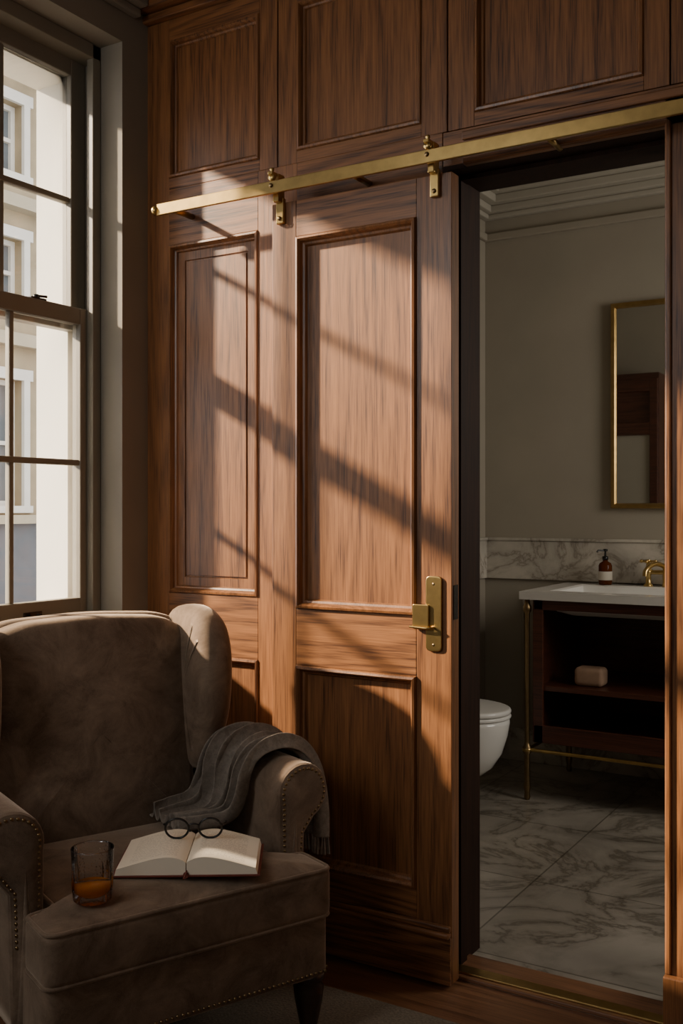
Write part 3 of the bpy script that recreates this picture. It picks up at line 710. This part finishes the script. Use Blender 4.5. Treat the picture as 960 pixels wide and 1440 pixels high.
sb = empty('soap_dispenser')
bx, by = -1.395, 2.275
lathe('bottle', [(0, 0), (0.028, 0), (0.031, 0.004), (0.031, 0.088), (0.026, 0.100), (0.012, 0.108), (0.012, 0.118), (0, 0.118)], amber, (bx, by, VT+0.001), sb, 32)
lathe('label', [(0.0316, 0.022), (0.0316, 0.062)], label_m, (bx, by, VT+0.001), sb, 32)
lathe('pump_collar', [(0, 0.116), (0.014, 0.116), (0.014, 0.132), (0.005, 0.134), (0.004, 0.155), (0.011, 0.156), (0.011, 0.166), (0, 0.167)], black_m, (bx, by, VT), sb, 20)
tube('pump_nozzle', [(bx, by, VT+0.160), (bx-0.026, by-0.022, VT+0.160), (bx-0.032, by-0.027, VT+0.152)], 0.0042, black_m, sb)

to = empty('wall_hung_toilet')
TYc = 1.45
def Dshape(xb, xf, hw, n=20):
    L = hw*1.25; xc = xf-L; pts = [(xb, -hw*0.92)]
    for k in range(n+1):
        a = -math.pi/2+math.pi*k/n; pts.append((xc+L*math.cos(a), hw*math.sin(a)))
    pts.append((xb, hw*0.92)); return [(p[0], TYc+p[1]) for p in pts]
lv = [(0.150, -1.70, 0.085), (0.155, -1.665, 0.105), (0.19, -1.62, 0.130), (0.25, -1.580, 0.155), (0.32, -1.558, 0.172), (0.375, -1.548, 0.180), (0.395, -1.550, 0.180)]
V, F = [], []
for (z, xf, hw) in lv:
    D = Dshape(BX0+0.019, xf, hw); V += [(p[0], p[1], z) for p in D]
m = len(D)
for k in range(len(lv)-1):
    for j in range(m): F.append((k*m+j, k*m+(j+1) % m, (k+1)*m+(j+1) % m, (k+1)*m+j))
F.append(tuple(range(m))[::-1]); F.append(tuple((len(lv)-1)*m+j for j in range(m)))
mk('bowl', V, F, porcelain, to, True, True)
Dl = rounded(Dshape(BX0+0.06, -1.542, 0.185), 0, 1, 0.03)
pillow('seat', Dl, 0.397, 0.412, 0.006, idm, porcelain, to)
pillow('lid', Dl, 0.414, 0.436, 0.010, idm, porcelain, to, 0, 0.004)
box('hinge_block', BX0+0.019, BX0+0.075, TYc-0.09, TYc+0.09, 0.395, 0.43, porcelain, to, 0.008)
box('flush_plate', BX0-0.0, BX0+0.012, TYc-0.11, TYc+0.11, 1.13, 1.29, brass, to, 0.003)

# ------------------------------------------------------------------ lights, world, camera
def light(name, typ, loc, energy, col, **kw):
    l = bpy.data.lights.new(name, typ); l.energy = energy; l.color = col
    for k, v in kw.items():
        if k != 'dir': setattr(l, k, v)
    o = bpy.data.objects.new(name, l); o.location = loc; C.objects.link(o)
    if 'dir' in kw: o.rotation_euler = Vector(kw['dir']).to_track_quat('-Z', 'Y').to_euler()
    return o
light('sun', 'SUN', (-6, -3, 5), 19, (1.0, 0.81, 0.59), angle=math.radians(2.4), dir=(1.0, 0.5, -0.55))
light('room_fill_light', 'AREA', (1.2, -3.6, 2.3), 8, (1.0, 0.94, 0.87), shape='RECTANGLE', size=1.8, size_y=1.4, dir=(-0.75, 1.0, -0.45))  # added fill from behind the camera, no lamp of the room
light('west_fill_light', 'AREA', (-2.1, -2.6, 2.1), 25, (0.99, 0.97, 0.95), shape='RECTANGLE', size=1.0, size_y=1.2, dir=(0.65, 0.9, -0.55))  # added fill standing in for daylight, no window on this stretch of wall
light('bathroom_soft_light', 'AREA', (0.68, 1.35, 1.75), 26, (1.0, 0.94, 0.84), shape='RECTANGLE', size=0.9, size_y=1.1, dir=(-1, 0.05, -0.15))

wd = bpy.data.worlds.new('sky'); bpy.context.scene.world = wd; wd.use_nodes = True
bg = wd.node_tree.nodes['Background']; bg.inputs[0].default_value = (0.97, 0.97, 1.0, 1); bg.inputs[1].default_value = 3.6

cam = bpy.data.cameras.new('camera'); co = bpy.data.objects.new('camera', cam); C.objects.link(co)
co.location = (0, -2.41, 1.25); co.rotation_euler = (math.radians(90), 0, math.radians(31.1))
cam.sensor_fit = 'VERTICAL'; cam.sensor_height = 36; cam.sensor_width = 24; cam.lens = 35.8; cam.shift_y = -0.0035
cam.clip_start = 0.05; cam.clip_end = 200
bpy.context.scene.camera = co
